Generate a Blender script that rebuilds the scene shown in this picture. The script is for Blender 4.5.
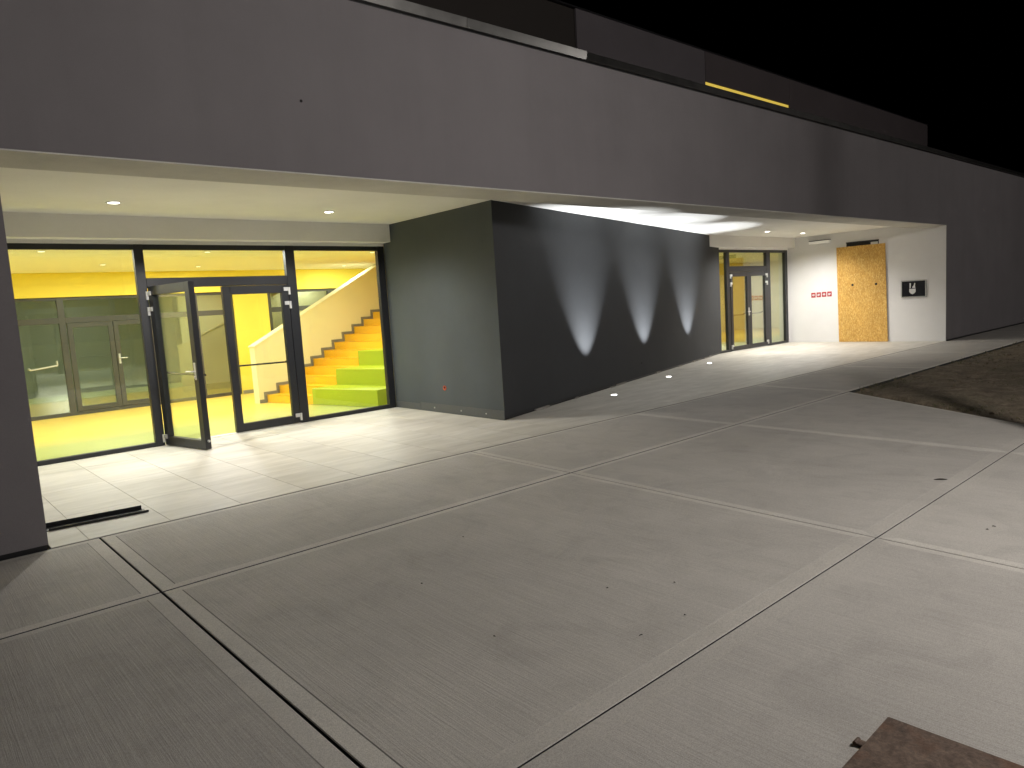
import bpy, bmesh, math, random
from mathutils import Vector, Matrix
R_ = math.radians
random.seed(7)
for o in list(bpy.data.objects): bpy.data.objects.remove(o, do_unlink=True)
scene = bpy.context.scene
C = scene.collection

# ------------------------------------------------------------------ camera
def make_camera():
    yaw, pitch, roll = R_(41.3522), R_(-6.3011), R_(-3.5778)
    F = Vector((math.sin(yaw)*math.cos(pitch), math.cos(yaw)*math.cos(pitch), math.sin(pitch)))
    rt = F.cross(Vector((0, 0, 1))).normalized(); up = rt.cross(F)
    Rv = rt*math.cos(roll) + up*math.sin(roll); Uv = -rt*math.sin(roll) + up*math.cos(roll)
    cam = bpy.data.cameras.new('camera'); o = bpy.data.objects.new('camera', cam); C.objects.link(o)
    m = Matrix((Rv, Uv, -F)).transposed().to_4x4(); m.translation = (-0.7624, -6.2428, 1.6)
    o.matrix_world = m
    cam.sensor_width = 36; cam.lens = 710.2*36/1024; cam.clip_start = .05; cam.clip_end = 600
    scene.camera = o
make_camera()

# ------------------------------------------------------------------ night sky, exposure
w = bpy.data.worlds.new('World'); scene.world = w; w.use_nodes = True
wn = w.node_tree.nodes; wl = w.node_tree.links
sky = wn.new('ShaderNodeTexSky'); sky.sky_type = 'NISHITA'; sky.sun_disc = False
sky.sun_elevation = R_(-6); sky.sun_rotation = R_(200)
bg = wn['Background']; bg.inputs['Strength'].default_value = 0.02
wl.new(sky.outputs[0], bg.inputs['Color'])
vs = scene.view_settings
vs.view_transform = 'Standard'; vs.look = 'None'; vs.exposure = 0; vs.gamma = 1; vs.use_curve_mapping = False
scene.cycles.transparent_max_bounces = 24
scene.cycles.max_bounces = 12
scene.cycles.diffuse_bounces = 6

P_DOWN, P_UP, P_ROOM, P_LOBBY, P_YARD, P_STREET = 420, 410, 62, 95, 30, 1010

# ------------------------------------------------------------------ measured sizes (metres)
X1, HB, HC, TB = 19.456, 2.934, 3.04, 0.64          # white wall, soffit, ceiling, fascia thickness
YG, YB, HBB, HG = 4.102, 3.88, 2.756, 2.708         # glazing plane, bulkhead face, bulkhead soffit, frame top
HF = 4.585                                          # fascia top
BX, BY, BXL, DX = 5.663, 1.255, 5.69, 15.78         # corner of the dark block, its ends on the glazing line
YF, HI = 9.7, 2.75                                  # far glazing, indoor ceiling

# ------------------------------------------------------------------ materials
def mat(name):
    m = bpy.data.materials.new(name); m.use_nodes = True
    nt = m.node_tree; b = nt.nodes['Principled BSDF']
    return m, nt, b
def N(nt, t, **kw):
    n = nt.nodes.new(t)
    for k, v in kw.items():
        if k in n.inputs.keys(): n.inputs[k].default_value = v
        else: setattr(n, k, v)
    return n
def pos(nt, scale=(1, 1, 1), rot=(0, 0, 0)):
    g = N(nt, 'ShaderNodeNewGeometry'); mp = N(nt, 'ShaderNodeMapping')
    mp.inputs['Scale'].default_value = scale; mp.inputs['Rotation'].default_value = rot
    nt.links.new(g.outputs['Position'], mp.inputs['Vector']); return mp.outputs[0]
def noise(nt, vec, scale, detail=4, rough=.55, dist=0):
    n = N(nt, 'ShaderNodeTexNoise'); n.inputs['Scale'].default_value = scale; n.inputs['Detail'].default_value = detail
    n.inputs['Roughness'].default_value = rough; n.inputs['Distortion'].default_value = dist
    nt.links.new(vec, n.inputs['Vector']); return n.outputs['Fac']
def ramp(nt, fac, stops):
    r = N(nt, 'ShaderNodeValToRGB'); e = r.color_ramp.elements
    while len(e) < len(stops): e.new(.5)
    for i, (p, c) in enumerate(stops):
        e[i].position = p; e[i].color = (*c, 1) if len(c) == 3 else c
    nt.links.new(fac, r.inputs[0]); return r.outputs[0]
def mixc(nt, a, b, fac, mode='MULTIPLY'):
    m = N(nt, 'ShaderNodeMix', data_type='RGBA', blend_type=mode)
    for s, v in ((m.inputs[0], fac), (m.inputs[6], a), (m.inputs[7], b)):
        if hasattr(v, 'links'): nt.links.new(v, s)
        else: s.default_value = v if isinstance(v, float) else ((*v, 1) if len(v) == 3 else v)
    return m.outputs[2]
def g3(v): return (v, v, v)
def bump(nt, b, h, strength, dist=.002, prev=None):
    n = N(nt, 'ShaderNodeBump'); n.inputs['Strength'].default_value = strength; n.inputs['Distance'].default_value = dist
    nt.links.new(h, n.inputs['Height'])
    if prev: nt.links.new(prev, n.inputs['Normal'])
    nt.links.new(n.outputs[0], b.inputs['Normal']); return n.outputs[0]

def plaster(name, col, var=.10, rough=.85, bs=.35, patch=.12):
    m, nt, b = mat(name)
    p = pos(nt)
    c1 = ramp(nt, noise(nt, p, 1.1, 6, .6), [(.3, g3(1-patch)), (.7, g3(1))])
    c2 = ramp(nt, noise(nt, p, 160, 2, .6), [(.3, g3(1-var)), (.7, g3(1))])
    c = mixc(nt, mixc(nt, col, c1, 1.0), c2, 1.0)
    nt.links.new(c, b.inputs['Base Color']); b.inputs['Roughness'].default_value = rough
    n1 = bump(nt, b, noise(nt, p, 220, 3, .6), bs, .0025)
    bump(nt, b, noise(nt, p, 5, 3, .5), .25, .012, n1)
    return m
def facade_mat():
    m = plaster('facade_plaster', (.200, .184, .187), .12, .9, .4, .10); nt = m.node_tree; b = nt.nodes['Principled BSDF']
    src = b.inputs['Base Color'].links[0].from_socket
    st_ = ramp(nt, noise(nt, pos(nt, (2.6, 2.6, .16)), 1.0, 6, .65, .3), [(.34, g3(.955)), (.58, g3(1.0))])
    pt_ = ramp(nt, noise(nt, pos(nt, (1, 1, 1.4)), .45, 3, .5), [(.4, (.95, .945, .95)), (.6, g3(1.0))])
    nt.links.new(mixc(nt, mixc(nt, src, st_, 1.0), pt_, 1.0), b.inputs['Base Color']); return m
def plain(name, col, rough=.5, metal=0., var=.08, scale=30):
    m, nt, b = mat(name)
    p = pos(nt)
    c = mixc(nt, col, ramp(nt, noise(nt, p, scale, 4), [(.3, g3(1-var)), (.7, g3(1))]), 1.0)
    nt.links.new(c, b.inputs['Base Color']); b.inputs['Metallic'].default_value = metal
    r = N(nt, 'ShaderNodeMapRange'); r.inputs['To Min'].default_value = rough*.85; r.inputs['To Max'].default_value = min(1, rough*1.15)
    nt.links.new(noise(nt, p, scale*.6, 3), r.inputs['Value']); nt.links.new(r.outputs[0], b.inputs['Roughness'])
    return m
def emit(name, col, s):
    m, nt, b = mat(name)
    b.inputs['Base Color'].default_value = (*col, 1); b.inputs['Emission Color'].default_value = (*col, 1)
    b.inputs['Emission Strength'].default_value = s; return m
def glass(name, tint=(.93, .96, .92), r0=.05):
    m = bpy.data.materials.new(name); m.use_nodes = True; nt = m.node_tree; nt.nodes.clear()
    out = N(nt, 'ShaderNodeOutputMaterial'); tr = N(nt, 'ShaderNodeBsdfTransparent'); gl = N(nt, 'ShaderNodeBsdfGlossy')
    tr.inputs[0].default_value = (*tint, 1); gl.inputs['Roughness'].default_value = .004; gl.inputs['Color'].default_value = (.96, 1, .95, 1)
    lw = N(nt, 'ShaderNodeLayerWeight'); pw = N(nt, 'ShaderNodeMath', operation='POWER'); pw.inputs[1].default_value = 4.0
    ma = N(nt, 'ShaderNodeMath', operation='MULTIPLY_ADD'); ma.inputs[1].default_value = .9; ma.inputs[2].default_value = r0
    mx = N(nt, 'ShaderNodeMixShader'); L = nt.links.new
    L(lw.outputs['Facing'], pw.inputs[0]); L(pw.outputs[0], ma.inputs[0]); L(ma.outputs[0], mx.inputs[0])
    L(tr.outputs[0], mx.inputs[1]); L(gl.outputs[0], mx.inputs[2]); L(mx.outputs[0], out.inputs[0]); return m

M = {}
M['facade'] = facade_mat()
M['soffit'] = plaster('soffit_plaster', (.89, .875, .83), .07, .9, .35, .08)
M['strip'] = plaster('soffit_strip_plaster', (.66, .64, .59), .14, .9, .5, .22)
M['white'] = plaster('white_plaster', (.78, .765, .755), .06, .9, .3, .07)
M['cream'] = plaster('interior_cream', (.84, .78, .47), .03, .8, .1, .03)
M['ceiling_in'] = plaster('interior_ceiling', (.85, .84, .81), .03, .9, .1, .03)
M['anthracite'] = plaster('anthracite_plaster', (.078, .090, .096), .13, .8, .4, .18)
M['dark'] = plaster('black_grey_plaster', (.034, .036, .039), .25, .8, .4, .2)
M['roofshade_deck'] = plaster('roof_shade_and_deck', (.034, .027, .022), .1, .8, .2)  # shade on the storey's left part put into the colour; deck shares it
M['rooflight'] = plaster('roof_cladding_grey', (.150, .132, .140), .1, .8, .2)
M['roofbrown'] = plaster('roof_cladding_brown', (.108, .088, .090), .1, .8, .2)
M['frame'] = plain('anthracite_aluminium', (.013, .014, .0165), .38, .0, .08, 60)
M['frame_far'] = plain('grey_aluminium', (.055, .055, .045), .45, .0, .08, 60)
M['steel'] = plain('brushed_steel', (.66, .66, .64), .38, .6, .1, 90)
M['coping'] = plain('coping_sheet', (.36, .35, .33), .30, 1., .12, 8)
M['black_metal'] = plain('black_metal', (.010, .010, .011), .4, .0, .2, 40)
M['kick'] = plain('grey_flashing', (.085, .09, .088), .5, .0, .1, 40)
M['kick_light'] = plain('silver_paint', (.45, .45, .43), .45)
M['white_plastic'] = plain('white_plastic', (.75, .75, .72), .5, 0, .03)
M['void'] = plain('dark_void', (.012, .011, .010), .9)
M['yellow_wall'] = plaster('yellow_wall', (.85, .69, .09), .03, .7, .08, .04)
M['yellow_step'] = plain('orange_yellow_linoleum', (.90, .53, .012), .42, 0, .05, 20)
M['green_step'] = plain('lime_linoleum', (.42, .50, .010), .45, 0, .06, 20)
M['yard'] = plain('yard_floor', (.32, .35, .22), .7)
M['skirting'] = plain('grey_skirting', (.22, .21, .17), .5)
M['glass'] = glass('clear_glass')
M['glass_far'] = glass('far_glass', (.76, .80, .70), .17)
M['glass_lobby'] = glass('lobby_glass', (.78, .82, .72), .2)
M['lens'] = emit('lamp_lens', (1, .96, .88), 14)
M['lens_in'] = emit('indoor_lamp_lens', (1, .95, .82), 1.6)
M['lens_up'] = emit('uplight_lens', (1, .97, .92), 9)
M['globe_lit'] = glass('lamp_globe', (1, 1, 1), .03)
M['lit_box'] = emit('emergency_light_housing', (.9, .88, .84), .12)
M['red'] = plain('red_sign', (.42, .018, .022), .5)
M['sign_white'] = plain('white_print', (.62, .61, .60), .5, 0, .03)
M['plaque'] = plain('black_glass_plaque', (.012, .012, .014), .25)
M['orange'] = plain('orange_plastic', (.55, .07, .02), .5)
M['window_lit'] = emit('lit_yellow_blind', (.85, .62, .10), .62)
M['twig'] = plain('dead_leaf', (.03, .024, .016), .8, 0, .3, 60)

def indoor_floor():
    m, nt, b = mat('indoor_floor_yellow')
    g = N(nt, 'ShaderNodeNewGeometry'); s = N(nt, 'ShaderNodeSeparateXYZ'); nt.links.new(g.outputs['Position'], s.inputs[0])
    mr = N(nt, 'ShaderNodeMapRange'); mr.inputs['From Min'].default_value = 5.6; mr.inputs['From Max'].default_value = 6.6
    nt.links.new(s.outputs['Y'], mr.inputs['Value'])
    c = mixc(nt, (.46, .49, .145), (.84, .61, .11), mr.outputs[0], 'MIX')
    c = mixc(nt, c, ramp(nt, noise(nt, g.outputs['Position'], 3, 4), [(.3, g3(.92)), (.7, g3(1))]), 1.0)
    nt.links.new(c, b.inputs['Base Color']); b.inputs['Roughness'].default_value = .32
    b.inputs['Specular IOR Level'].default_value = .4
    return m
M['floor_in'] = indoor_floor()

def concrete(name, base, broom, mott):
    m, nt, b = mat(name)
    p = pos(nt)
    oi = N(nt, 'ShaderNodeObjectInfo')
    c = mixc(nt, base, ramp(nt, noise(nt, p, .55, 7, .62, .4), [(.30, g3(1-mott)), (.62, g3(1))]), 1.0)
    # damp streaks drawn along the slabs
    c = mixc(nt, c, ramp(nt, noise(nt, pos(nt, (1.6, .45, 1)), 2.3, 6, .65, .6), [(.32, (1-mott*.35,)*3), (.6, g3(1.0))]), 1.0)
    c = mixc(nt, c, ramp(nt, noise(nt, p, 1.9, 5, .68, 1.2), [(.36, g3(1-mott*.5)), (.52, g3(1.0))]), 1.0)
    c = mixc(nt, c, ramp(nt, noise(nt, p, 60, 4, .75), [(.28, g3(.80)), (.7, g3(1.0))]), 1.0)
    c = mixc(nt, c, ramp(nt, noise(nt, p, 210, 2, .6), [(.28, g3(.66)), (.6, g3(1.0))]), 1.0)
    c = mixc(nt, c, ramp(nt, oi.outputs['Random'], [(0, (.90, .90, .91)), (1, g3(1.0))]), 1.0)
    st = noise(nt, pos(nt, (95, 2.2, 1)), 1.0, 3, .7, .15)
    if broom:
        c = mixc(nt, c, ramp(nt, st, [(.25, g3(.87)), (.65, g3(1.0))]), 1.0)
    nt.links.new(c, b.inputs['Base Color']); b.inputs['Roughness'].default_value = .82
    n1 = bump(nt, b, noise(nt, p, 170, 3, .65), .4, .002)
    if broom:
        n2 = bump(nt, b, st, .5, .004, n1)
        bump(nt, b, noise(nt, pos(nt, (22, .8, 1)), 1, 3), .3, .006, n2)
    return m
M['broom'] = concrete('brushed_concrete', (.60, .562, .505), True, .18)
M['trowel'] = concrete('trowelled_concrete', (.585, .548, .49), False, .15)
M['trowel_pale'] = concrete('trowelled_pale_concrete', (.69, .65, .58), False, .14)
M['edge'] = plain('concrete_edge', (.17, .16, .145), .9)
M['mortar'] = plain('mortar', (.33, .31, .28), .9, 0, .3, 60)
M['joint'] = plain('joint_filler', (.016, .016, .018), .6)

def tile_mat():
    m, nt, b = mat('porcelain_tile')
    oi = N(nt, 'ShaderNodeObjectInfo')
    ad = N(nt, 'ShaderNodeVectorMath', operation='MULTIPLY_ADD')
    cx = N(nt, 'ShaderNodeCombineXYZ'); nt.links.new(oi.outputs['Random'], cx.inputs[0]); nt.links.new(oi.outputs['Random'], cx.inputs[1])
    ad.inputs[1].default_value = (17, 31, 0)
    nt.links.new(cx.outputs[0], ad.inputs[0]); nt.links.new(pos(nt, (.8, 4.2, 1)), ad.inputs[2])
    c = mixc(nt, (.62, .585, .52), ramp(nt, noise(nt, ad.outputs[0], 1.2, 6, .6, .8), [(.3, (.76, .75, .73)), (.68, g3(1.0))]), 1.0)
    c = mixc(nt, c, ramp(nt, noise(nt, pos(nt), 120, 3), [(.3, g3(.92)), (.7, g3(1))]), 1.0)
    c = mixc(nt, c, ramp(nt, noise(nt, pos(nt), .9, 5, .6), [(.3, g3(.86)), (.65, g3(1))]), 1.0)
    c = mixc(nt, c, ramp(nt, oi.outputs['Random'], [(0, g3(.95)), (1, g3(1))]), 1.0)
    nt.links.new(c, b.inputs['Base Color']); b.inputs['Roughness'].default_value = .55
    bump(nt, b, noise(nt, pos(nt), 90, 3), .15, .001); return m
M['tile'] = tile_mat()
M['grout'] = plain('grout', (.36, .335, .29), .9)

def osb_mat():
    m, nt, b = mat('osb')
    tot = None
    p1 = pos(nt, (1, 1, 1))
    def flakes(rot, sc, seed):
        mp = N(nt, 'ShaderNodeMapping'); mp.inputs['Rotation'].default_value = (rot, 0, 0); mp.inputs['Scale'].default_value = (0, sc[0], sc[1]); mp.inputs['Location'].default_value = (seed, seed, seed)
        nt.links.new(p1, mp.inputs[0])
        wv = N(nt, 'ShaderNodeTexNoise'); wv.inputs['Scale'].default_value = 1.5; nt.links.new(mp.outputs[0], wv.inputs['Vector'])
        ad = N(nt, 'ShaderNodeVectorMath', operation='MULTIPLY_ADD'); ad.inputs[1].default_value = (.6, .6, .6)
        nt.links.new(wv.outputs['Color'], ad.inputs[0]); nt.links.new(mp.outputs[0], ad.inputs[2])
        v = N(nt, 'ShaderNodeTexVoronoi'); v.inputs['Scale'].default_value = 1; nt.links.new(ad.outputs[0], v.inputs['Vector'])
        return v
    a = flakes(.6, (62, 20), 3); bb = flakes(-.5, (70, 22), 9); cc = flakes(1.5, (55, 18), 21)
    st = [(0, (.52, .27, .05)), (.35, (.62, .345, .075)), (.7, (.70, .42, .10)), (1, (.80, .55, .19))]
    def red(v):
        s = N(nt, 'ShaderNodeSeparateColor'); nt.links.new(v.outputs['Color'], s.inputs[0]); return s.outputs[0]
    ca, cb, c3 = ramp(nt, red(a), st), ramp(nt, red(bb), st), ramp(nt, red(cc), st)
    s = N(nt, 'ShaderNodeSeparateColor'); nt.links.new(a.outputs['Color'], s.inputs[0])
    k1 = ramp(nt, s.outputs[1], [(.48, g3(0)), (.52, g3(1))])
    s2 = N(nt, 'ShaderNodeSeparateColor'); nt.links.new(bb.outputs['Color'], s2.inputs[0])
    k2 = ramp(nt, s2.outputs[1], [(.58, g3(0)), (.62, g3(1))])
    c = mixc(nt, mixc(nt, ca, cb, k1, 'MIX'), c3, k2, 'MIX')
    c = mixc(nt, c, ramp(nt, noise(nt, p1, 1.8, 3), [(.3, g3(.85)), (.7, g3(1))]), 1.0)
    nt.links.new(c, b.inputs['Base Color']); b.inputs['Roughness'].default_value = .75
    bump(nt, b, red(a), .3, .002); return m
M['osb'] = osb_mat()

def soil_mat():
    m, nt, b = mat('soil')
    p = pos(nt)
    c = ramp(nt, noise(nt, p, 3.2, 8, .7, .5), [(.30, (.10, .076, .048)), (.5, (.22, .172, .115)), (.72, (.36, .29, .20))])
    c = mixc(nt, c, ramp(nt, noise(nt, p, 28, 5, .7), [(.3, g3(.5)), (.65, g3(1))]), 1.0)
    c = mixc(nt, c, (.06, .065, .028), ramp(nt, noise(nt, p, .8, 5, .6), [(.55, g3(0)), (.7, g3(.55))]), 'MIX')
    nt.links.new(c, b.inputs['Base Color']); b.inputs['Roughness'].default_value = .95
    bump(nt, b, noise(nt, p, 26, 6, .7), .9, .03); return m
M['soil'] = soil_mat()
M['stone'] = plain('pale_stone', (.22, .19, .15), .9, 0, .3, 50)
M['grass'] = plain('dry_grass', (.13, .13, .055), .8, 0, .4, 9)

def rust_mat():
    m, nt, b = mat('rusty_plate')
    p = pos(nt)
    c = ramp(nt, noise(nt, p, 16, 8, .72, .8), [(.28, (.05, .030, .021)), (.48, (.120, .078, .054)), (.62, (.165, .112, .080)), (.8, (.26, .19, .14))])
    c = mixc(nt, c, ramp(nt, noise(nt, p, 70, 4, .7), [(.3, g3(.55)), (.6, g3(1))]), 1.0)
    c = mixc(nt, c, (.12, .048, .020), ramp(nt, noise(nt, p, 7, 4), [(.5, g3(0)), (.68, g3(.7))]), 'MIX')
    nt.links.new(c, b.inputs['Base Color']); b.inputs['Roughness'].default_value = .8
    bump(nt, b, noise(nt, p, 38, 6, .7), .8, .006); return m
M['rust'] = rust_mat()

# ------------------------------------------------------------------ mesh helpers
def link(name, bm, m, parent=None, loc=None, smooth=False):
    me = bpy.data.meshes.new(name)
    bmesh.ops.recalc_face_normals(bm, faces=bm.faces[:])
    bm.to_mesh(me); bm.free()
    for mm in (m if isinstance(m, (list, tuple)) else [m]): me.materials.append(M[mm] if isinstance(mm, str) else mm)
    if smooth:
        for f in me.polygons: f.use_smooth = True
    o = bpy.data.objects.new(name, me); C.objects.link(o)
    if parent: o.parent = parent
    if loc: o.location = loc
    return o
def bx(bm, x0, x1, y0, y1, z0, z1, bev=0, mtx=None):
    vs = [bm.verts.new((x, y, z)) for z in (z0, z1) for x, y in ((x0, y0), (x1, y0), (x1, y1), (x0, y1))]
    fs = [bm.faces.new([vs[i] for i in q]) for q in ((3, 2, 1, 0), (4, 5, 6, 7), (0, 1, 5, 4), (1, 2, 6, 5), (2, 3, 7, 6), (3, 0, 4, 7))]
    if bev:
        es = list({e for f in fs for e in f.edges})
        r = bmesh.ops.bevel(bm, geom=es, offset=bev, segments=1, affect='EDGES', profile=.5)
        vs = list({v for f in r['faces'] for v in f.verts} | {v for v in vs if v.is_valid})
    if mtx: bmesh.ops.transform(bm, matrix=mtx, verts=[v for v in vs if v.is_valid])
    return bm
def box(name, x0, x1, y0, y1, z0, z1, m, parent=None, bev=0, mtx=None):
    return link(name, bx(bmesh.new(), x0, x1, y0, y1, z0, z1, bev, mtx), m, parent)
def prism(name, pts, z0, z1, m, parent=None):
    bm = bmesh.new()
    a = [bm.verts.new((x, y, z0)) for x, y in pts]; b = [bm.verts.new((x, y, z1)) for x, y in pts]
    bm.faces.new(a[::-1]); bm.faces.new(b)
    for i in range(len(pts)): j = (i+1) % len(pts); bm.faces.new((a[i], a[j], b[j], b[i]))
    return link(name, bm, m, parent)
def cyl(bm, p, r, h, axis='Z', seg=24, r2=None):
    m = {'Z': Matrix(), 'X': Matrix.Rotation(R_(90), 4, 'Y'), 'Y': Matrix.Rotation(R_(-90), 4, 'X')}[axis]
    bmesh.ops.create_cone(bm, cap_ends=True, segments=seg, radius1=r, radius2=r if r2 is None else r2, depth=h,
                          matrix=Matrix.Translation(p) @ m)
    return bm
def tube(bm, a, b, r, seg=10):
    a, b = Vector(a), Vector(b); d = b-a
    bmesh.ops.create_cone(bm, cap_ends=True, segments=seg, radius1=r, radius2=r, depth=d.length,
                          matrix=Matrix.Translation((a+b)/2) @ d.to_track_quat('Z', 'Y').to_matrix().to_4x4())
    return bm
def tag(o, label=None, cat=None, group=None, kind=None):
    if label: o['label'] = label
    if cat: o['category'] = cat
    if group: o['group'] = group
    if kind: o['kind'] = kind
    return o
def empty(name, loc=(0, 0, 0), rz=0, **kw):
    o = bpy.data.objects.new(name, None); C.objects.link(o); o.location = loc; o.rotation_euler = (0, 0, rz)
    return tag(o, **kw)
def lamp(name, kind, loc, power, parent, col=(1, 1, 1), **kw):
    l = bpy.data.lights.new(name, kind); l.energy = power; l.color = col
    for k, v in kw.items(): setattr(l, k, v)
    o = bpy.data.objects.new(name, l); C.objects.link(o); o.parent = parent; o.location = loc
    return o

# ------------------------------------------------------------------ ground, slabs, tiles
tag(box('ground', -120, 140, -120, 120, -.60, -.16, 'soil'), kind='structure')

def inset(poly, ds):
    n = len(poly); L = []
    for i in range(n):
        a, b = Vector(poly[i]), Vector(poly[(i+1) % n]); t = (b-a).normalized(); nn = Vector((-t.y, t.x))
        L.append((a+nn*ds[i], t))
    out = []
    for i in range(n):
        p, t = L[i-1]; q, s = L[i]
        den = t.x*s.y-t.y*s.x; k = ((q-p).x*s.y-(q-p).y*s.x)/den
        out.append(p+t*k)
    return out
pave = tag(box('pavement', -5.9, 44.9, -8.9, -.0065, -.159, -.105, 'joint'), kind='structure')
def slab(poly, gaps, bands):
    """poly counter-clockwise; each edge has half a joint and a smooth trowelled border"""
    o = inset(poly, gaps); i1 = inset(poly, [g+b for g, b in zip(gaps, bands)]); i2 = inset(poly, [g+b+.006 for g, b in zip(gaps, bands)])
    n = len(poly); bm = bmesh.new()
    o2 = inset(poly, [g+.004 for g in gaps])
    rows = [[bm.verts.new((v.x, v.y, z)) for v in r] for r, z in ((o, -.1), (o, -.005), (o2, -.0015), (i1, -.0010), (i2, .0))]
    lt = lambda b: 4 if b < .095 else 1     # pale narrow borders, plain wide ones
    for k in range(4):
        for a in range(n):
            c = (a+1) % n
            f = bm.faces.new((rows[k][a], rows[k][c], rows[k+1][c], rows[k+1][a])); f.material_index = 3 if k == 0 else lt(bands[a]) if k < 3 else 2 if abs(bands[a]-.09) < 1e-6 else lt(bands[a])
    bm.faces.new(rows[4]).material_index = 0
    return link('concrete_slab', bm, ['broom', 'trowel', 'edge', 'joint', 'trowel_pale'], pave)
def jx2(y): return 4.05+y*.057          # slightly skewed joints, as cast
def jx3(y): return 6.95+y*.045
def jx4(y): return 10.22+y*.12
def sed(y): return 10.0+(y+1.66)*.675   # edge of the planting bed
Y0, Y2, Y3, Y4 = -.004, -1.64, -4.46, -8.8
J1 = .34
g1, gs = .0065, .005
gy = lambda y: {Y2: .011, Y3: .0042, Y0: .010}.get(y, .0055)
def row(x0, x1, ya, yb, gL=gs, gR=gs, bL=None, bR=None, bT=.06, bB=.06):
    bL = bL or (.09 if x0 == J1 else .06); bR = bR or (.09 if x1 == J1 else .06)
    f = lambda v, y: v(y) if callable(v) else v
    slab([(f(x0, yb), yb), (f(x1, yb), yb), (f(x1, ya), ya), (f(x0, ya), ya)], [gy(yb), gR, gy(ya), gL], [bB, bR, bT, bL])
row(-5.8, -2.9, Y0, Y2); row(-2.9, J1, Y0, Y2, gR=g1); row(J1, jx2, Y0, Y2, gL=g1); row(jx2, jx3, Y0, Y2); row(jx3, jx4, Y0, Y2)
row(-5.8, -2.9, Y2, Y3); row(-2.9, J1, Y2, Y3, gR=g1); row(J1, jx2, Y2, Y3, gL=g1, bB=.10); row(jx2, jx3, Y2, Y3, bB=.10); row(jx3, sed, Y2, Y3, bB=.10)
row(-5.8, -2.9, Y3, Y4); row(-2.9, J1, Y3, Y4, gR=g1); row(J1, jx2, Y3, Y4, gL=g1, bT=.10); row(jx2, jx3, Y3, Y4, bT=.10); row(jx3, lambda y: sed(y) if y > -4.6 else 7.25, Y3, Y4, bT=.10)
xs = [jx4] + [13.4+3.2*k for k in range(10)]
for a, b_ in zip(xs[:-1], xs[1:]): row(a, b_, Y0, Y2, bT=.07, bB=.06)

porch = tag(box('porch_floor', .02, X1+.3, .0115, YG+.10, -.15, -.0025, 'grout'), kind='structure')
box('expansion_joint', -.2, X1+.2, -.006, .0105, -.1, -.0045, 'joint', porch)
TX, TY, G = .6, 1.2, .0022
tmesh = {}
def tile(x0, x1, y0, y1):
    k = (round(x1-x0, 3), round(y1-y0, 3))
    if k not in tmesh:
        bm = bx(bmesh.new(), G, k[0]-G, G, k[1]-G, -.002, 0)
        top = [e for e in bm.edges if all(abs(v.co.z) < 1e-6 for v in e.verts)]
        bmesh.ops.bevel(bm, geom=top, offset=.0008, segments=1, affect='EDGES')
        o = link('floor_tile', bm, 'tile', porch); tmesh[k] = o.data
    else:
        o = bpy.data.objects.new('floor_tile', tmesh[k]); C.objects.link(o); o.parent = porch
    o.location = (x0, y0, 0)
xb = [.02]+[.27+TX*k for k in range(32)]+[X1+.22]
yb = [.0105, 1.0, 2.2, 3.40, YG-.01]
for i in range(len(xb)-1):
    for j in range(len(yb)-1):
        if xb[i] > BXL and yb[j] > BY+(xb[i+1]-BX)*(YG-BY)/(DX-BX): continue
        tile(xb[i], xb[i+1], yb[j], yb[j+1])

# planting bed on the right
def soil():
    bm = bmesh.new(); nx, ny = 150, 90
    def hgt(x, y):
        return .02*math.sin(x*1.7+y)+.018*math.sin(y*3.1-x*.9)+random.uniform(-.012, .012)
    P = {}
    for j in range(ny+1):
        y = -1.70-(j/ny)**1.25*9
        for i in range(nx+1):
            x = sed(y)+.03+(i/nx)**1.6*22
            e = min(1, (i+.4)/4)*min(1, (j+.4)/4)
            P[i, j] = bm.verts.new((x, y, -.02+e*(.03+hgt(x, y))))
    for j in range(ny):
        for i in range(nx): bm.faces.new((P[i, j], P[i+1, j], P[i+1, j+1], P[i, j+1]))
    return tag(link('soil_bed', bm, 'soil', smooth=True), kind='structure')
soil()
def scatter(name, mt, n, mk, label, cat):
    bm = bmesh.new()
    for _ in range(n):
        y = -1.72-random.random()**1.5*6; x = sed(y)+.06+random.random()**1.6*14; mk(bm, x, y)
    tag(link(name, bm, mt), label, cat, kind='stuff')
def clod(bm, x, y):
    r = random.uniform(.004, .018)*(1+random.random()**6*1.5)
    res = bmesh.ops.create_icosphere(bm, subdivisions=1, radius=r, matrix=Matrix.Translation((x, y, .012)) @ Matrix.Rotation(random.random()*6, 4, 'Z') @ Matrix.Diagonal((1, random.uniform(.6, 1), random.uniform(.4, .7), 1)))
    for v in res['verts']: v.co += Vector([random.uniform(-.2, .2)*r for _ in range(3)])
scatter('soil_clods', 'soil', 1500, clod, 'crumbly brown clods strewn over the bare planting bed', 'soil')
scatter('pebbles', 'stone', 130, clod, 'pale pebbles scattered in the bare planting bed', 'gravel')
def blade(bm, x, y, hmax=.10):
    for _ in range(6):
        a = random.random()*6.28; hh = random.uniform(.3, 1)*hmax; l = random.uniform(.2, .7)*hh
        px, py = x+random.uniform(-.03, .03), y+random.uniform(-.03, .03); dx, dy = math.cos(a), math.sin(a)
        v = [bm.verts.new(c) for c in ((px-dy*.003, py+dx*.003, 0), (px+dy*.003, py-dx*.003, 0), (px+dx*l*.5+dy*.002, py+dy*l*.5-dx*.002, hh*.7), (px+dx*l, py+dy*l, hh))]
        bm.faces.new(v[:3]); bm.faces.new((v[0], v[2], v[3]))
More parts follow.
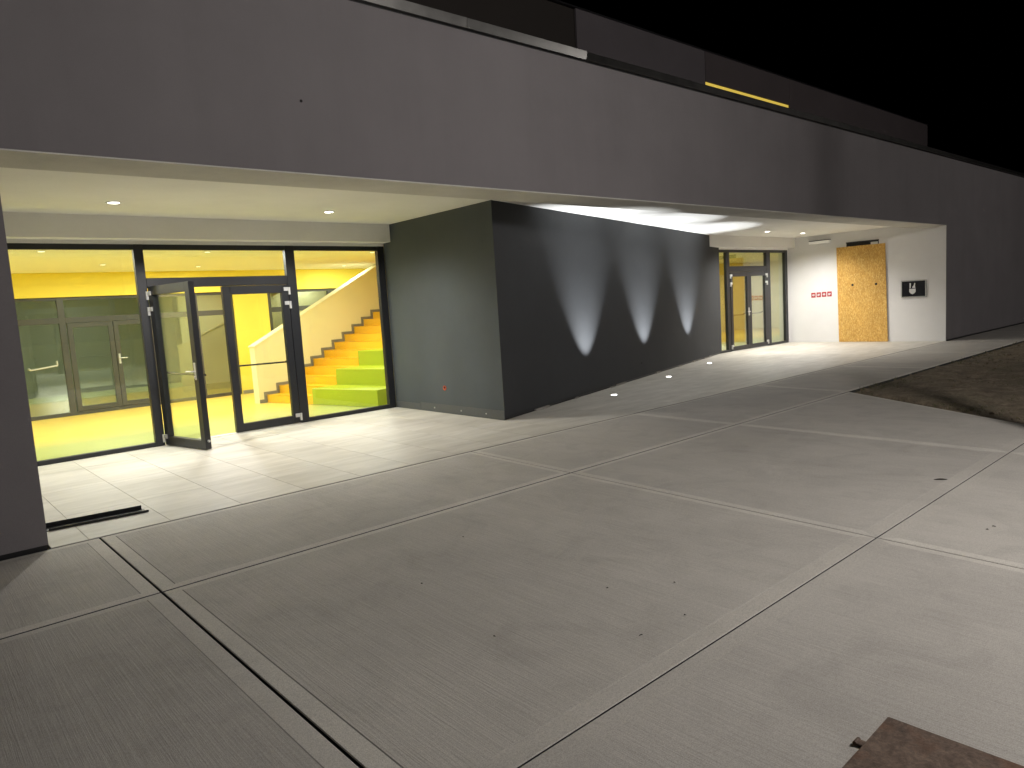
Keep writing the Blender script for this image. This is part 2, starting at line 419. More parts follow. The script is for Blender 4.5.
def grass():
    bm = bmesh.new()
    for _ in range(150):
        x = 10.0+random.random()**1.3*9; blade(bm, x, -1.70-random.random()**2*.35, random.choice((.025, .03, .04, .07)))
    for _ in range(60):
        y = -1.75-random.random()*2.4; blade(bm, sed(y)+.05+random.random()**2*.5, y, .05)
    for _ in range(160):
        y = -1.8-random.random()*3; blade(bm, sed(y)+random.random()*8, y, .045)
    tag(link('sparse_grass', bm, 'grass'), 'sparse dry grass sprouting along the edge of the planting bed', 'grass', kind='stuff')
grass()

# ------------------------------------------------------------------ the building
bld = empty('entrance_building', label='dark grey plastered building with a recessed porch and flat roof', cat='building')
box('fascia_wall', -7, X1+.174, 0, TB, HB, HF, 'facade', bld)
box('facade_wall', X1+.176, 46, 0, .34, .035, HF, 'facade', bld)
box('wall_base', X1+.18, 46, .012, .33, -.10, .035, 'black_metal', bld)
box('pillar', -7, .004, -.002, YG+.3, .035, HB-.002, 'facade', bld)
box('pillar_base', -7, -.006, .010, YG+.2, -.10, .035, 'black_metal', bld)
# soffit: underside strip of the fascia, then the ceiling a little higher
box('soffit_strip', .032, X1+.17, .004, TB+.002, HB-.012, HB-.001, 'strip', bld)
box('porch_ceiling', -.2, X1+.4, TB-.1, YB+.3, HC, HC+.12, 'soffit', bld)
for x0, x1 in ((.001, BXL-.001), (DX-.75, X1-.002)):
    box('bulkhead', x0, x1, YB, YG+.12, HBB, HC+.01, 'soffit', bld)
    box('header', x0, x1, YG+.006, YG+.1, HG-.01, HBB+.01, 'soffit', bld)
box('side_wall', X1, X1+.4, .342, YG+.3, 0, HC+.05, 'white', bld)
box('reveal', X1-.003, X1+.02, .003, .345, .035, HB-.013, 'white', bld)
box('reveal_base', X1-.002, X1+.02, .003, .345, -.05, .035, 'white', bld)
# dark block between the two entrances
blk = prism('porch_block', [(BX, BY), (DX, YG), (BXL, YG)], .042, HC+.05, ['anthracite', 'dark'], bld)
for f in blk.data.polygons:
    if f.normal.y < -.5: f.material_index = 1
prism('block_base', [(BX+.03, BY+.03), (DX-.1, YG-.004), (BXL+.02, YG-.004)], -.01, .042, 'black_metal', bld)
box('floor_slab', -7, 46, YG+.101, 16, -.15, -.03, 'edge', bld)
kp = prism('kick_flashing', [(BX-.012, BY-.004), (BX, BY-.004), (BXL+.003, YG-.75), (BXL-.009, YG-.75)], .004, .135, 'kick', blk)
kp2 = prism('kick_flashing', [(BXL-.012, YG-.748), (BXL, YG-.748), (BXL+.002, YG-.02), (BXL-.010, YG-.02)], .004, .11, 'kick', blk)
for yy in (1.65, 2.25, 2.95):
    link('screw', cyl(bmesh.new(), (BX-.012+(yy-BY)*.0095, yy, .07), .011, .01, 'X', 10), 'steel', blk)
def outlet():
    bm = bmesh.new(); cyl(bm, (BX+.012, 2.65, .396), .038, .012, 'X', 20)
    link('cable_outlet', bm, 'orange', blk)
    bm = bmesh.new(); cyl(bm, (BX+.006, 2.645, .405), .018, .012, 'X', 12); link('cable_hole', bm, 'void', blk)
outlet()
dirv = Vector((DX-BX, YG-BY)); dlen = dirv.length; dirv.normalize(); dn = Vector((dirv.y, -dirv.x))  # along the dark wall, out of it
def onwall(s, off, z): p = Vector((BX, BY))+dirv*s+dn*off; return Vector((p.x, p.y, z))
wm = Matrix.Translation((BX, BY, 0)) @ Matrix.Rotation(math.atan2(dirv.y, dirv.x), 4, 'Z')
s = .05
while s < dlen-.15:   # ragged mortar crumbs in the open gap along the foot of the dark wall
    l = random.uniform(.08, .5)
    if random.random() < .55:
        box('mortar_patch', s, min(s+l, dlen-.1), -.012-random.random()*.008, .02, .0, random.uniform(.012, .034), 'mortar', blk, mtx=wm)
    s += l+random.uniform(.02, .3)
bm = bmesh.new(); cyl(bm, onwall(5.02, .001, .30), .018, .006, 'Y', 12); link('drill_hole', bm, 'void', blk)
bm = bmesh.new(); cyl(bm, (2.379, -.001, 3.577), .013, .008, 'Y', 12); link('anchor_hole', bm, 'void', bld)
# coping in lengths, drip gap below
box('coping_gap', -7, 46, .02, TB-.02, HF-.001, HF+.022, 'black_metal', bld)
cxs = [-7, -1.6, 4.38, 6.3, 10.3, 15.2, 19.21, 25.2, 31.2, 38, 46]
for a, b_ in zip(cxs[:-1], cxs[1:]):
    bm = bmesh.new(); bx(bm, a+.002, b_-.002, -.035, TB+.03, HF+.024, HF+.125, .0012)
    t = random.uniform(-.02, .02)
    for v in bm.verts:
        if v.co.y < .1: v.co.y += (v.co.z-HF-.07)*(-.17 if round(b_, 1) == 4.4 else -.135 if round(b_, 1) == 6.3 else .12)+t*.1*(v.co.x-a)/(b_-a)
    link('coping', bm, 'coping', bld)
# storey set back on the roof
prism('roof_deck', [(-7, TB+.05), (46, TB+.05), (46, 20), (-7, 20)], HF-.2, HF-.05, 'roofshade_deck', bld)
rs = box('roof_storey', -7, 30.33, 4.0, 12, HF-.05, 7.49, 'roofshade_deck', bld)  # uncovered left part of the wall is dark for a shadow, painted in
def rp(x0, x1, z0, z1, m): box('cladding_panel', x0, x1, 3.955, 3.998, z0, z1, m, rs)
rp(10.56, 15.17, HF, 7.50, 'rooflight'); rp(15.19, 19.42, 6.79, 7.50, 'roofbrown'); rp(15.19, 19.42, HF, 5.6, 'roofbrown'); rp(19.43, 30.35, HF, 7.50, 'roofbrown')
box('lit_window', 15.2, 19.41, 3.985, 3.999, 5.61, 6.785, 'window_lit', rs)
box('parapet_cap', -7.02, 30.37, 3.93, 12, 7.502, 7.53, 'black_metal', rs)

# indoor shell (rooms behind the two glazed entrances)
box('indoor_floor', -2, 9.4, YG+.102, YF+.5, -.029, 0, 'floor_in', bld)
box('lobby_floor', 9.6, 27, YG+.102, YF+.5, -.029, 0, 'floor_in', bld)
box('indoor_ceiling', -2, 9.4, YG+.13, YF+.1, HI, HI+.1, 'ceiling_in', bld)
box('lobby_ceiling', 9.6, 27, YG+.13, YF+.1, HI, HI+.1, 'ceiling_in', bld)
box('indoor_wall', -2.2, -2, YG+.102, 14, 0, 3, 'cream', bld)
box('indoor_wall', BXL+.02, DX-.02, YG+.02, YG+.13, 0, 3, 'cream', bld)
box('partition_wall', 9.4, 9.6, YG+.14, 14, 0, 3, 'cream', bld)
box('lobby_wall', 27, 27.2, YG+.102, 14, 0, 3, 'cream', bld)
box('yellow_beam', -2, 9.395, YF-.06, YF+.3, 2.29, HI-.001, 'yellow_wall', bld)
box('yellow_beam', 9.605, 27, YF-.06, YF+.3, 2.29, HI-.001, 'yellow_wall', bld)
box('beam_ledge', -2, 9.39, YF-.075, YF-.06, 2.515, 2.535, 'yellow_wall', bld)
ywall = box('yellow_wall', 5.19, 5.97, YF-.04, YF+.2, 0, 2.289, 'yellow_wall', bld)
box('skirting', 5.195, 5.965, YF-.052, YF-.041, .001, .08, 'skirting', ywall)
box('lobby_back_wall', 9.605, 27, YF+.0, YF+.2, 0, 2.289, 'cream', bld)
box('courtyard_wall', -2, 9.4, 13.6, 13.8, 0, 3, 'ceiling_in', bld)
box('courtyard_floor', -2, 9.4, YF+.5, 13.6, -.029, 0, 'yard', bld)
box('courtyard_roof', -2, 9.4, YF+.31, 13.8, HI, HI+.1, 'ceiling_in', bld)

# ------------------------------------------------------------------ glazed entrances
FD0, FD1 = YG, YG+.085
def pane(x0, x1, z0, z1, parent, m='glass', y=YG+.045):
    return box('pane', x0, x1, y-.008, y+.008, z0, z1, m, parent)
def hinge(parent, x, y, z, sx=1):
    bm = bmesh.new(); cyl(bm, (x, y, z), .020, .11, 'Z', 12); bx(bm, min(x, x+sx*.085), max(x, x+sx*.085), y-.008, y+.012, z+.0, z+.055, .002)
    return link('hinge', bm, 'steel', parent)
def leaf(parent, x0, x1, z1, gm, side, name='door_leaf'):
    """closed leaf in the frame plane; side: +1 lock stile on the right"""
    st, rb, rt = .105, .115, .12
    y0, y1 = FD0-.012, FD1-.02
    bm = bmesh.new()
    bx(bm, x0, x0+st, y0, y1, .012, z1, .003); bx(bm, x1-st, x1, y0, y1, .012, z1, .003)
    bx(bm, x0+st+.0005, x1-st-.0005, y0+.002, y1-.002, .012, .012+rb, .003); bx(bm, x0+st+.0005, x1-st-.0005, y0+.002, y1-.002, z1-rt, z1, .003)
    d = link(name, bm, 'frame', parent)
    box('pane', x0+st-.01, x1-st+.01, y0+.03, y0+.046, .012+rb-.01, z1-rt+.01, gm, d)
    return d
def pull(d, x, y, z, sx):
    bm = bmesh.new(); bx(bm, x-.02, x+.02, y-.008, y, z-.11, z+.11, .003); tube(bm, (x, y-.004, z), (x, y-.055, z), .010); tube(bm, (x, y-.052, z), (x+sx*.13, y-.052, z), .010)
    cyl(bm, (x, y-.014, z-.075), .015, .018, 'Y', 14)
    link('handle', bm, 'steel', d)
def pushbar(d, x0, x1, y, z):
    bm = bmesh.new(); tube(bm, (x0, y+.09, z), (x1, y+.09, z-.012), .013); tube(bm, (x1, y+.09, z-.012), (x1+.015, y, z+.03), .015); tube(bm, (x0, y+.09, z), (x0-.01, y, z+.03), .015)
    link('push_bar', bm, 'black_metal', d)

def bar(n, *a, m='frame'): return link(n, bx(bmesh.new(), *a, .003), m, g)
g = empty('glazed_entrance', (0, 0, 0), label='black framed glazed entrance with one door leaf standing open beside the pillar', cat='glazed wall')
for x0, x1 in ((.035, .09), (1.87, 1.985), (3.955, 4.10), (5.56, 5.686)): bar('mullion', x0, x1, FD0-.001, FD1+.001, 0, HG-.001)
for x0, x1, z0, z1 in ((.0905, 1.8695, HG-.072, HG-.002), (1.9855, 3.9545, HG-.072, HG-.002), (4.1005, 5.5595, HG-.072, HG-.002), (1.9855, 3.9545, 2.13, 2.262), (.0905, 1.8695, 0, .055), (4.1005, 5.5595, 0, .062)):
    bar('transom', x0, x1, FD0+.001, FD1-.001, z0, z1)
box('threshold', 1.986, 3.954, FD0-.03, FD1+.02, -.008, .006, 'steel', g)
pane(.08, 1.88, .055, HG-.065, g); pane(4.09, 5.57, .055, HG-.065, g); pane(1.98, 3.96, 2.255, HG-.065, g)
d = leaf(g, 2.965, 3.945, 2.125, 'glass', -1)
pushbar(d, 3.09, 3.87, FD1-.02, .965)
for z in (2.03, 1.82, .10): hinge(d, 3.955, FD0-.02, z, -1)
for z in (2.03, 1.82): pass
dl = leaf(g, 0, 1.02, 2.15, 'glass', 1)
pull(dl, .965, FD0-.012, 1.02, -1)
pushbar(dl, .11, .90, FD1-.02, .965)
for z in (2.03, 1.82, .10): hinge(dl, -.012, FD0-.02, z, 1)
bm = bmesh.new(); cyl(bm, (1.03, FD0+.03, .12), .016, .03, 'X', 12); link('lock_bolt', bm, 'steel', dl)
dl.matrix_world = Matrix.Translation((1.995, YG-.02, 0)) @ Matrix.Rotation(R_(-78.5), 4, 'Z') @ Matrix.Translation((.0, -YG, 0))

g = empty('glazed_entrance', (0, 0, 0), label='closed glazed double door entrance between the dark wall and the white wall', cat='glazed wall')
for x0, x1 in ((15.3, 15.40), (16.12, 16.27), (18.175, 18.40), (19.25, 19.40)): bar('mullion', x0, x1, FD0-.001, FD1+.001, 0, HG-.001)
for x0, x1, z0, z1 in ((15.4005, 16.1195, HG-.072, HG-.002), (16.2705, 18.1745, HG-.072, HG-.002), (18.4005, 19.2495, HG-.072, HG-.002), (16.2705, 18.1745, 2.12, 2.27), (15.4005, 16.1195, 0, .062), (18.4005, 19.2495, 0, .062)):
    bar('transom', x0, x1, FD0+.001, FD1-.001, z0, z1)
box('threshold', 16.271, 18.174, FD0-.03, FD1+.02, -.008, .006, 'steel', g)
pane(15.39, 16.13, .055, HG-.065, g, 'glass_lobby'); pane(18.39, 19.26, .055, HG-.065, g, 'glass_lobby'); pane(16.26, 18.18, 2.26, HG-.065, g, 'glass_lobby')
for x0, x1, sd in ((16.28, 17.22, 1), (17.225, 18.165, -1)):
    d = leaf(g, x0, x1, 2.115, 'glass_lobby', sd)
    pushbar(d, x0+.12, x1-.12, FD1-.02, .965)
    if sd > 0: pull(d, x1-.05, FD0-.012, 1.03, -1)
    for z in (2.0, 1.79, .12): hinge(d, x0-.012 if sd > 0 else x1+.012, FD0-.02, z, sd)
box('end_cover', 19.4005, X1-.003, FD0+.02, FD1, 0, HG, 'white', bld)

# far glazing across the hall
g = empty('hall_glazing', (0, 0, 0), label='grey framed glazed doors across the hall seen through the front glass', cat='glazed wall')
for x0, x1 in ((-1.95, -1.85), (.1, .2), (1.845, 1.955), (3.52, 3.62), (4.33, 4.43), (5.09, 5.188), (5.972, 6.06), (7.5, 7.6), (9.29, 9.39)): bar('mullion', x0, x1, YF, YF+.08, 0, 2.289, m='frame_far')
for x0, x1 in ((-1.85, .1), (.2, 1.845), (1.955, 3.52), (3.62, 4.33), (4.43, 5.09), (6.06, 7.5), (7.6, 9.29)):
    for z0, z1 in ((2.23, 2.288), (1.79, 1.90), (0, .07)): bar('transom', x0+.0005, x1-.0005, YF+.002, YF+.078, z0, z1, m='frame_far')
    box('pane', x0-.01, x1+.01, YF+.04, YF+.056, .06, 2.24, 'glass_far', g)
for x0, x1 in ((1.97, 2.755), (2.765, 3.505)):
    bm = bmesh.new()
    bx(bm, x0, x0+.085, YF-.012, YF+.035, .075, 1.785, .002); bx(bm, x1-.085, x1, YF-.012, YF+.035, .075, 1.785, .002)
    bx(bm, x0+.0855, x1-.0855, YF-.01, YF+.033, .075, .16, .002); bx(bm, x0+.0855, x1-.0855, YF-.01, YF+.033, 1.70, 1.785, .002)
    d = link('door_leaf', bm, 'frame_far', g)
    xx = x0+.045 if x0 > 2.5 else x1-.045
    if x0 > 2.5:
        bm = bmesh.new(); bx(bm, xx-.018, xx+.018, YF-.022, YF-.012, .93, 1.13, .002); tube(bm, (xx, YF-.02, 1.04), (xx, YF-.07, 1.04), .01); tube(bm, (xx, YF-.066, 1.04), (xx+.13, YF-.066, 1.04), .01)
        link('handle', bm, 'steel', d)
bm = bmesh.new(); tube(bm, (1.28, YF-.07, .95), (1.72, YF-.07, 1.0), .014); tube(bm, (1.72, YF-.07, 1.0), (1.73, YF-.0, 1.08), .014); tube(bm, (1.28, YF-.07, .95), (1.27, YF, .98), .014)
link('push_bar', bm, 'steel', g)

# ------------------------------------------------------------------ staircase in the hall
SA = R_(13); sm = Matrix.Translation((4.81, 7.42, 0)) @ Matrix.Rotation(SA, 4, 'Z')
st = empty('seating_staircase', (4.81, 7.42, 0), SA, label='orange yellow stairs with lime green seating blocks behind the sidelight', cat='stairs')
RH, TR = .1495, .30
# local frame: x climbs, y = 0 at the cream wall, -y towards the porch; blocks stop at the front wall
def lim(x): return -(7.42-4.34+x*math.sin(SA))/math.cos(SA)+.05 if x < 1 else -(7.42-4.34+x*math.sin(SA))/math.cos(SA)+.05
NST = 14
for k in range(NST):
    x0 = k*TR; yend = lim(x0)
    y1 = -1.385 if k < 6 else yend
    bm = bmesh.new(); bx(bm, x0, x0+TR*1.999, y1, -.012, max(0.001, k*RH-RH*.9) if k else .001, (k+1)*RH, .006)
    link('step', bm, 'yellow_step', st)
    bm = bmesh.new(); bx(bm, x0-.006, x0+.04, y1+.003, -.015, (k+1)*RH+.0005, (k+1)*RH+.0035); link('nosing', bm, 'yellow_step', st)
for k in range(3):
    x0 = k*2*TR
    bm = bmesh.new(); bx(bm, x0-.004, x0+TR*4, lim(x0), -1.387, max(.001, k*2*RH-.05), (k+1)*2*RH+.002, .006)
    link('seat_block', bm, 'green_step', st)
# balustrade wall with sloping top (0.14 thick), coping and stepped skirting
def balustrade():
    pr = [(-.17, 0), (NST*TR+.3, 0), (NST*TR+.3, HI-.01), (3.42, HI-.01), (-.17, 1.09)]
    bm = bmesh.new()
    a = [bm.verts.new((x, -.0, z)) for x, z in pr]; b = [bm.verts.new((x, .16, z)) for x, z in pr]
    bm.faces.new(a); bm.faces.new(b[::-1])
    for i in range(5): j = (i+1) % 5; bm.faces.new((a[i], b[i], b[j], a[j]))
    o = link('balustrade_wall', bm, 'cream', st)
    sl = (HI-.01-1.09)/(3.42+.17); bm = bmesh.new()
    bx(bm, 0, math.hypot(3.59, HI-1.1), -.018, .178, 0, .035, .003, Matrix.Translation((-.18, 0, 1.091)) @ Matrix.Rotation(-math.atan(sl), 4, 'Y'))
    link('handrail_cap', bm, 'cream', o)
    bm = bmesh.new(); w_ = .06
    bx(bm, -.168, -w_, -.011, -.0005, .001, .07)
    for k in range(NST):
        z = (k+1)*RH
        bx(bm, k*TR-w_, k*TR-.0005, -.011, -.0005, (k*RH if k else .001), z+w_); bx(bm, k*TR, (k+1)*TR-w_-.0005, -.0112, -.0006, z+.0005, z+w_)
    link('stepped_skirting', bm, 'skirting', o)
balustrade()

# ------------------------------------------------------------------ lamps
def downlight(x, y, label, p, zc=HC):
    t = empty('downlight', (x, y, zc), label=label, cat='ceiling lamp', group='round downlights in the porch ceiling')
    bm = bmesh.new(); bmesh.ops.create_circle(bm, segments=32, radius=.062); 
    bm.free()
    bm = bmesh.new(); n = 32; ra, rb = .058, .085
    vs = [[bm.verts.new((r*math.cos(6.28318*i/n), r*math.sin(6.28318*i/n), z)) for i in range(n)] for r, z in ((rb, -.0005), (rb-.004, -.008), (ra, -.008), (ra, -.001))]
    for k in range(3):
        for i in range(n): bm.faces.new((vs[k][i], vs[k][(i+1) % n], vs[k+1][(i+1) % n], vs[k+1][i]))
    link('trim_ring', bm, 'white_plastic', t)
    link('lens', cyl(bmesh.new(), (0, 0, -.004), .0575, .005), 'lens', t)
    l = lamp('lamp', 'SPOT', (0, 0, -.012), p, t, (1, .97, .93), spot_size=R_(146), spot_blend=.8, shadow_soft_size=.045)
downlight(1.406, 2.85, 'round recessed downlight in the left porch ceiling, nearest the pillar', P_DOWN)
downlight(4.076, 2.85, 'round recessed downlight in the left porch ceiling, near the grey block', P_DOWN)
downlight(16.118, 2.93, 'round recessed downlight in the right porch ceiling, nearer the dark wall', P_DOWN*1.3)
downlight(17.998, 2.93, 'round recessed downlight in the right porch ceiling, nearer the white wall', P_DOWN*1.3)

for s_, lb in ((2.62, 'nearest to the block corner'), (5.22, 'middle one of the three'), (7.87, 'farthest, closest to the glazed doors')):
    p = onwall(s_, .48, 0)
    t = empty('ground_uplight', (p.x, p.y, 0), math.atan2(dirv.y, dirv.x), label='small glowing floor uplight before the dark wall, '+lb, cat='uplight', group='uplights along the dark wall')
    bm = bmesh.new(); cyl(bm, (0, 0, .002), .07, .006, 'Z', 28); link('rim', bm, 'steel', t)
    bm = bmesh.new(); cyl(bm, (0, 0, .006), .052, .006, 'Z', 24, .046); link('lens', bm, 'lens_up', t)
    l = lamp('lamp', 'SPOT', (0, 0, .02), P_UP*.9, t, (.93, .965, 1), spot_size=R_(61), spot_blend=.42, shadow_soft_size=.012)
    l.rotation_euler = (math.pi-R_(7), 0, 0)
    l = lamp('lamp', 'SPOT', (0, 0, .021), P_UP*1.15, t, (.93, .965, 1), spot_size=R_(52), spot_blend=1.0, shadow_soft_size=.012)
    l.rotation_euler = (math.pi-R_(11), 0, 0)

def indoor_lamp(x, y, label, p, size=.9):
    t = empty('ceiling_lamp', (x, y, HI), label=label, cat='ceiling lamp', group='indoor ceiling lamps')
    bm = bmesh.new(); cyl(bm, (0, 0, -.004), .055, .007, 'Z', 32); link('housing', bm, 'white_plastic', t)
    bm = bmesh.new(); cyl(bm, (0, 0, -.009), .042, .003, 'Z', 32); link('lens', bm, 'lens_in', t)
    lamp('lamp', 'AREA', (0, 0, -.014), p, t, (.98, .98, .96), shape='DISK', size=.1)
for i, (x, y) in enumerate(((1.06, 5.5), (3.3, 5.5), (6.3, 5.5), (-.5, 7.6), (2.3, 7.8), (4.1, 8.4), (7.4, 8.6))):
    indoor_lamp(x, y, 'round indoor ceiling lamp in the yellow hall, '+('front left', 'front middle', 'above the green blocks', 'rear left', 'rear middle', 'before the yellow wall', 'beyond the stairs')[i], P_ROOM)
for i, (x, y) in enumerate(((14.5, 6.6), (18.5, 7.2), (23, 7.2))):
    indoor_lamp(x, y, 'round indoor ceiling lamp in the lobby behind the double door, %s' % ('left middle right'.split()[i]), P_LOBBY)

indoor_lamp(2.6, 11.6, 'added round fill lamp beyond the hall glazing', P_YARD)  # added lamp, brightens the space behind the far panes
# street lamp standing on the forecourt outside the frame; its neighbour throws the stripe on the facade
def street_lamp(x, y, zl, rot, label, lit, r=.055):
    t = empty('street_lamp' if lit else 'steel_post', (x, y, 0), rot, label=label, cat='street lamp' if lit else 'post')
    if lit: t['group'] = 'street lamps on the forecourt'
    bm = bmesh.new(); bx(bm, -.16, .16, -.16, .16, 0, .02, .004); cyl(bm, (0, 0, .25), r*1.5, .46, 'Z', 20); cyl(bm, (0, 0, zl/2+.24), r, zl-.44, 'Z', 20, r*.8)
    link('post', bm, 'frame', t)
    if lit:
        bm = bmesh.new(); bmesh.ops.create_uvsphere(bm, u_segments=24, v_segments=16, radius=.30, matrix=Matrix.Translation((0, 0, zl+.40))); link('globe', bm, 'globe_lit', t, smooth=True)
    bm = bmesh.new(); cyl(bm, (0, 0, zl+.075), .07, .07, 'Z', 20, .1); link('collar', bm, 'frame', t)
    if lit:
        l = lamp('lamp', 'POINT', (0, 0, zl+.40), P_STREET*lit, t, (1, .955, .925), shadow_soft_size=.25)
street_lamp(4.5, -7.5, 3.55, 0, 'lit globe street lamp on the forecourt behind the viewer', 1.0)
street_lamp(23, -14, 5.0, 0, 'added unseen globe fill lamp beyond the planting bed, far right', 1.25)  # added out of view to fill light on the right facade and soil
street_lamp(7.32, -5.03, 4.2, R_(180), 'bare dark steel post on the forecourt right of the view', 0, .09)

# ------------------------------------------------------------------ things on the white wall
def wallbox(name, y0, y1, z0, z1, d0, d1, m, parent=None, bev=0):
    return box(name, X1-d1, X1-d0, y0, y1, z0, z1, m, parent, bev)
t = empty('osb_board', (X1, 2.0, 0), label='tall golden OSB board covering a doorway in the white wall', cat='board')
def child_at(o, p): o.parent = p; o.matrix_parent_inverse = p.matrix_world.inverted(); return o
bpy.context.view_layer.update()
bm = bmesh.new(); bx(bm, X1-.045, X1-.02, 1.375, 2.655, .004, 2.635, .002)
for v in bm.verts:
    if v.co.z > 1: v.co.y += .045 if v.co.y > 2 else .055
child_at(link('panel', bm, 'osb'), t)
for y, z in ((2.272, 1.577), (1.66, 1.566)):
    bm = bmesh.new(); cyl(bm, (X1-.046, y, z), .032, .006, 'X', 16); child_at(link('drill_hole', bm, 'void'), t)
df = wallbox('doorway', 1.60, 2.44, 1.2, 2.74, .001, .012, 'void', bld)
bm = bmesh.new(); bx(bm, X1-.020, X1-.0125, 1.59, 2.45, 2.725, 2.755, .002); link('door_frame', bm, 'frame', df)
child_at(wallbox('batten', 1.62, 1.80, 2.60, 2.70, .0125, .0195, 'steel'), t)

t = empty('emergency_light', (X1, 3.16, 2.84), label='slim white emergency light box high on the white wall', cat='emergency light'); bpy.context.view_layer.update()
child_at(wallbox('housing', 2.87, 3.46, 2.80, 2.875, .001, .075, 'lit_box', None, .008), t)
child_at(wallbox('bracket', 2.86, 3.47, 2.876, 2.90, .001, .05, 'kick', None, .003), t)
child_at(wallbox('diffuser', 2.885, 3.445, 2.786, 2.7995, .008, .068, 'white_plastic', None, .004), t)

ords = ('leftmost of the row, farthest from the board', 'second from the left', 'third from the left', 'rightmost, next to the OSB board')
for k in range(4):
    yc = 3.375-k*.152; zc = 1.352+k*.004
    t = empty('fire_sign', (X1, yc, zc), label='red square sign on the white wall, '+ords[k], cat='sign', group='red square signs on the white wall')
    bm = bmesh.new(); bx(bm, -.006, -.0005, -.062, .062, -.07, .07, .002); link('plate', bm, 'red', t)
    bm = bmesh.new()
    if k % 2: bx(bm, -.0085, -.0062, -.032, .032, -.012, .028); bx(bm, -.0085, -.0062, -.016, .036, -.034, -.0125)
    else: bx(bm, -.0085, -.0062, -.034, .02, -.026, .03); bx(bm, -.0085, -.0062, .0205, .038, -.014, .016)
    link('symbol', bm, 'sign_white', t)

def plaque():
    t = empty('wall_plaque', (X1, .748, 1.38), label='black plaque with white shield emblem in a silver frame on the white wall', cat='plaque')
    hw, hh, f = .305, .228, .028
    bm = bmesh.new()
    for a in ((-hw, hw, hh-f, hh), (-hw, hw, -hh, -hh+f), (-hw, -hw+f, -hh+f+.0005, hh-f-.0005), (hw-f, hw, -hh+f+.0005, hh-f-.0005)): bx(bm, -.03, -.0005, a[0], a[1], a[2], a[3], .003)
    link('frame', bm, 'kick_light', t)
    bm = bmesh.new(); bx(bm, -.02, -.001, -hw+f-.002, hw-f+.002, -hh+f-.002, hh-f+.002); link('panel', bm, 'plaque', t)
    def poly(pts):   # pts seen from the front: x to the right = -y
        bm = bmesh.new(); a = [bm.verts.new((-.0225, -x, z)) for x, z in pts]; b = [bm.verts.new((-.0203, -x, z)) for x, z in pts]
        bm.faces.new(a); bm.faces.new(b[::-1])
        for i in range(len(pts)): j = (i+1) % len(pts); bm.faces.new((a[i], b[i], b[j], a[j]))
        return bm
    ox = -.025
    link('shield', poly([(ox-.075, .005), (ox+.075, .005), (ox+.075, -.075), (ox+.045, -.115), (ox, -.14), (ox-.045, -.115), (ox-.075, -.075)]), 'sign_white', t)
    link('emblem_mark', poly([(ox-.07, .015), (ox-.04, .03), (ox-.035, .15), (ox-.07, .15)]), 'sign_white', t)
    link('emblem_mark', poly([(ox-.005, .02), (ox+.07, .02), (ox+.06, .08), (ox+.068, .145), (ox+.045, .15), (ox+.03, .09), (ox+.005, .065)]), 'sign_white', t)
plaque()

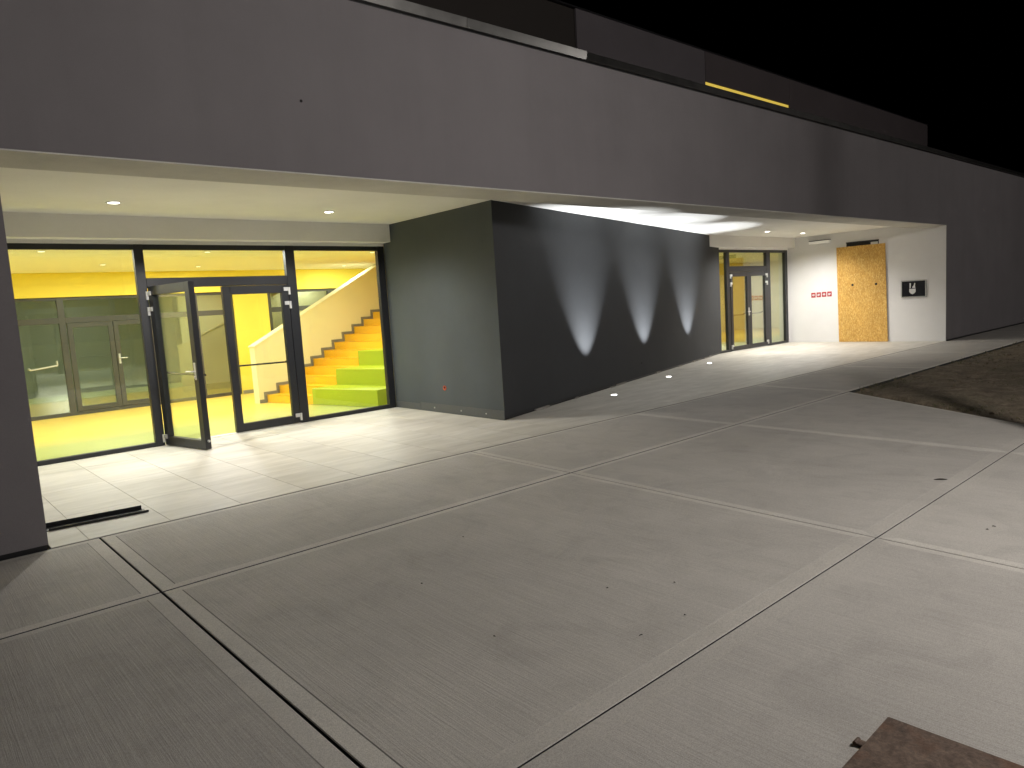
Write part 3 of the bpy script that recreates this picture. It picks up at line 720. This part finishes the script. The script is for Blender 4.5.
# ------------------------------------------------------------------ small things on the ground
def channel():
    t = empty('metal_channel', (.43, .60, 0), R_(-6.5), label='black metal channel profile lying on the tiles by the pillar', cat='metal profile')
    bm = bmesh.new(); L = .385
    for a in ((-L, L-.0, -.075, .045, .002, .008), (-L, L-.02, .0452, .051, .002, .045), (-L+.05, L+.02, -.081, -.0752, .002, .022)): bx(bm, *a, .001)
    link('profile', bm, 'black_metal', t)
channel()
def plate():
    t = empty('rusty_plate', (1.83, -5.266, 0), R_(0.5), label='rusty brown steel plate with a side tab lying on the concrete, bottom right', cat='metal plate')
    bm = bmesh.new(); bx(bm, -.9, 0, -.8, 0, .003, .018, .003); 
    bmesh.ops.subdivide_edges(bm, edges=bm.edges[:], cuts=5, use_grid_fill=True)
    for v in bm.verts:
        if v.co.z > .01: v.co.z += random.uniform(-.0015, .0015)
        if abs(v.co.x) < .01 or abs(v.co.y) < .01: v.co.x += random.uniform(-.003, .003); v.co.y += random.uniform(-.003, .003)
    link('sheet', bm, 'rust', t)
    bm = bmesh.new(); bx(bm, -.225, -.19, .0, .03, .004, .013, .003); tube(bm, (-.225, .028, .010), (-.19, .028, .010), .008)
    link('tab', bm, 'rust', t)
plate()
def debris(x, y, l, w_, rz, name, label, cat, group=None):
    bm = bmesh.new(); n = 6
    up = [bm.verts.new((l*(i/n-.5), w_*math.sin(math.pi*(i+.3)/(n+.6)), .004+.006*math.sin(3*i/n))) for i in range(n+1)]
    dn_ = [bm.verts.new((l*(i/n-.5), -w_*math.sin(math.pi*(i+.3)/(n+.6)), .003)) for i in range(n+1)]
    tp = [bm.verts.new((l*(i/n-.5), 0, .006+.004*math.sin(3*i/n))) for i in range(n+1)]
    for i in range(n):
        bm.faces.new((up[i], up[i+1], tp[i+1], tp[i])); bm.faces.new((tp[i], tp[i+1], dn_[i+1], dn_[i])); bm.faces.new((up[i], dn_[i], dn_[i+1], up[i+1]))
    o = link(name, bm, 'twig'); o.location = (x, y, 0); o.rotation_euler = (0, 0, rz); tag(o, label, cat, group)
debris(5.44, -4.31, .10, .012, R_(-52), 'dead_leaf', 'dark curled leaf lying on the concrete right of centre', 'leaf')
for k in range(9):
    x, y = random.uniform(-.3, 5.5), random.uniform(-5.0, -2.2)
    debris(x, y, random.uniform(.010, .022), random.uniform(.003, .005), random.random()*3, 'leaf_crumb', 'tiny dark leaf crumb on the brushed concrete', 'leaf crumb', 'leaf crumbs on the concrete')

# the white wall stands a little out of square: turn it and all that hangs on it about its inner end
bpy.context.view_layer.update()
TW = Matrix.Translation((X1, YG, 0)) @ Matrix.Rotation(R_(2.5), 4, 'Z') @ Matrix.Translation((-X1, -YG, 0))
for o in list(bpy.data.objects):
    if o.name.split('.')[0] in ('side_wall', 'reveal', 'reveal_base', 'doorway', 'osb_board', 'emergency_light', 'fire_sign', 'wall_plaque'): o.matrix_world = TW @ o.matrix_world
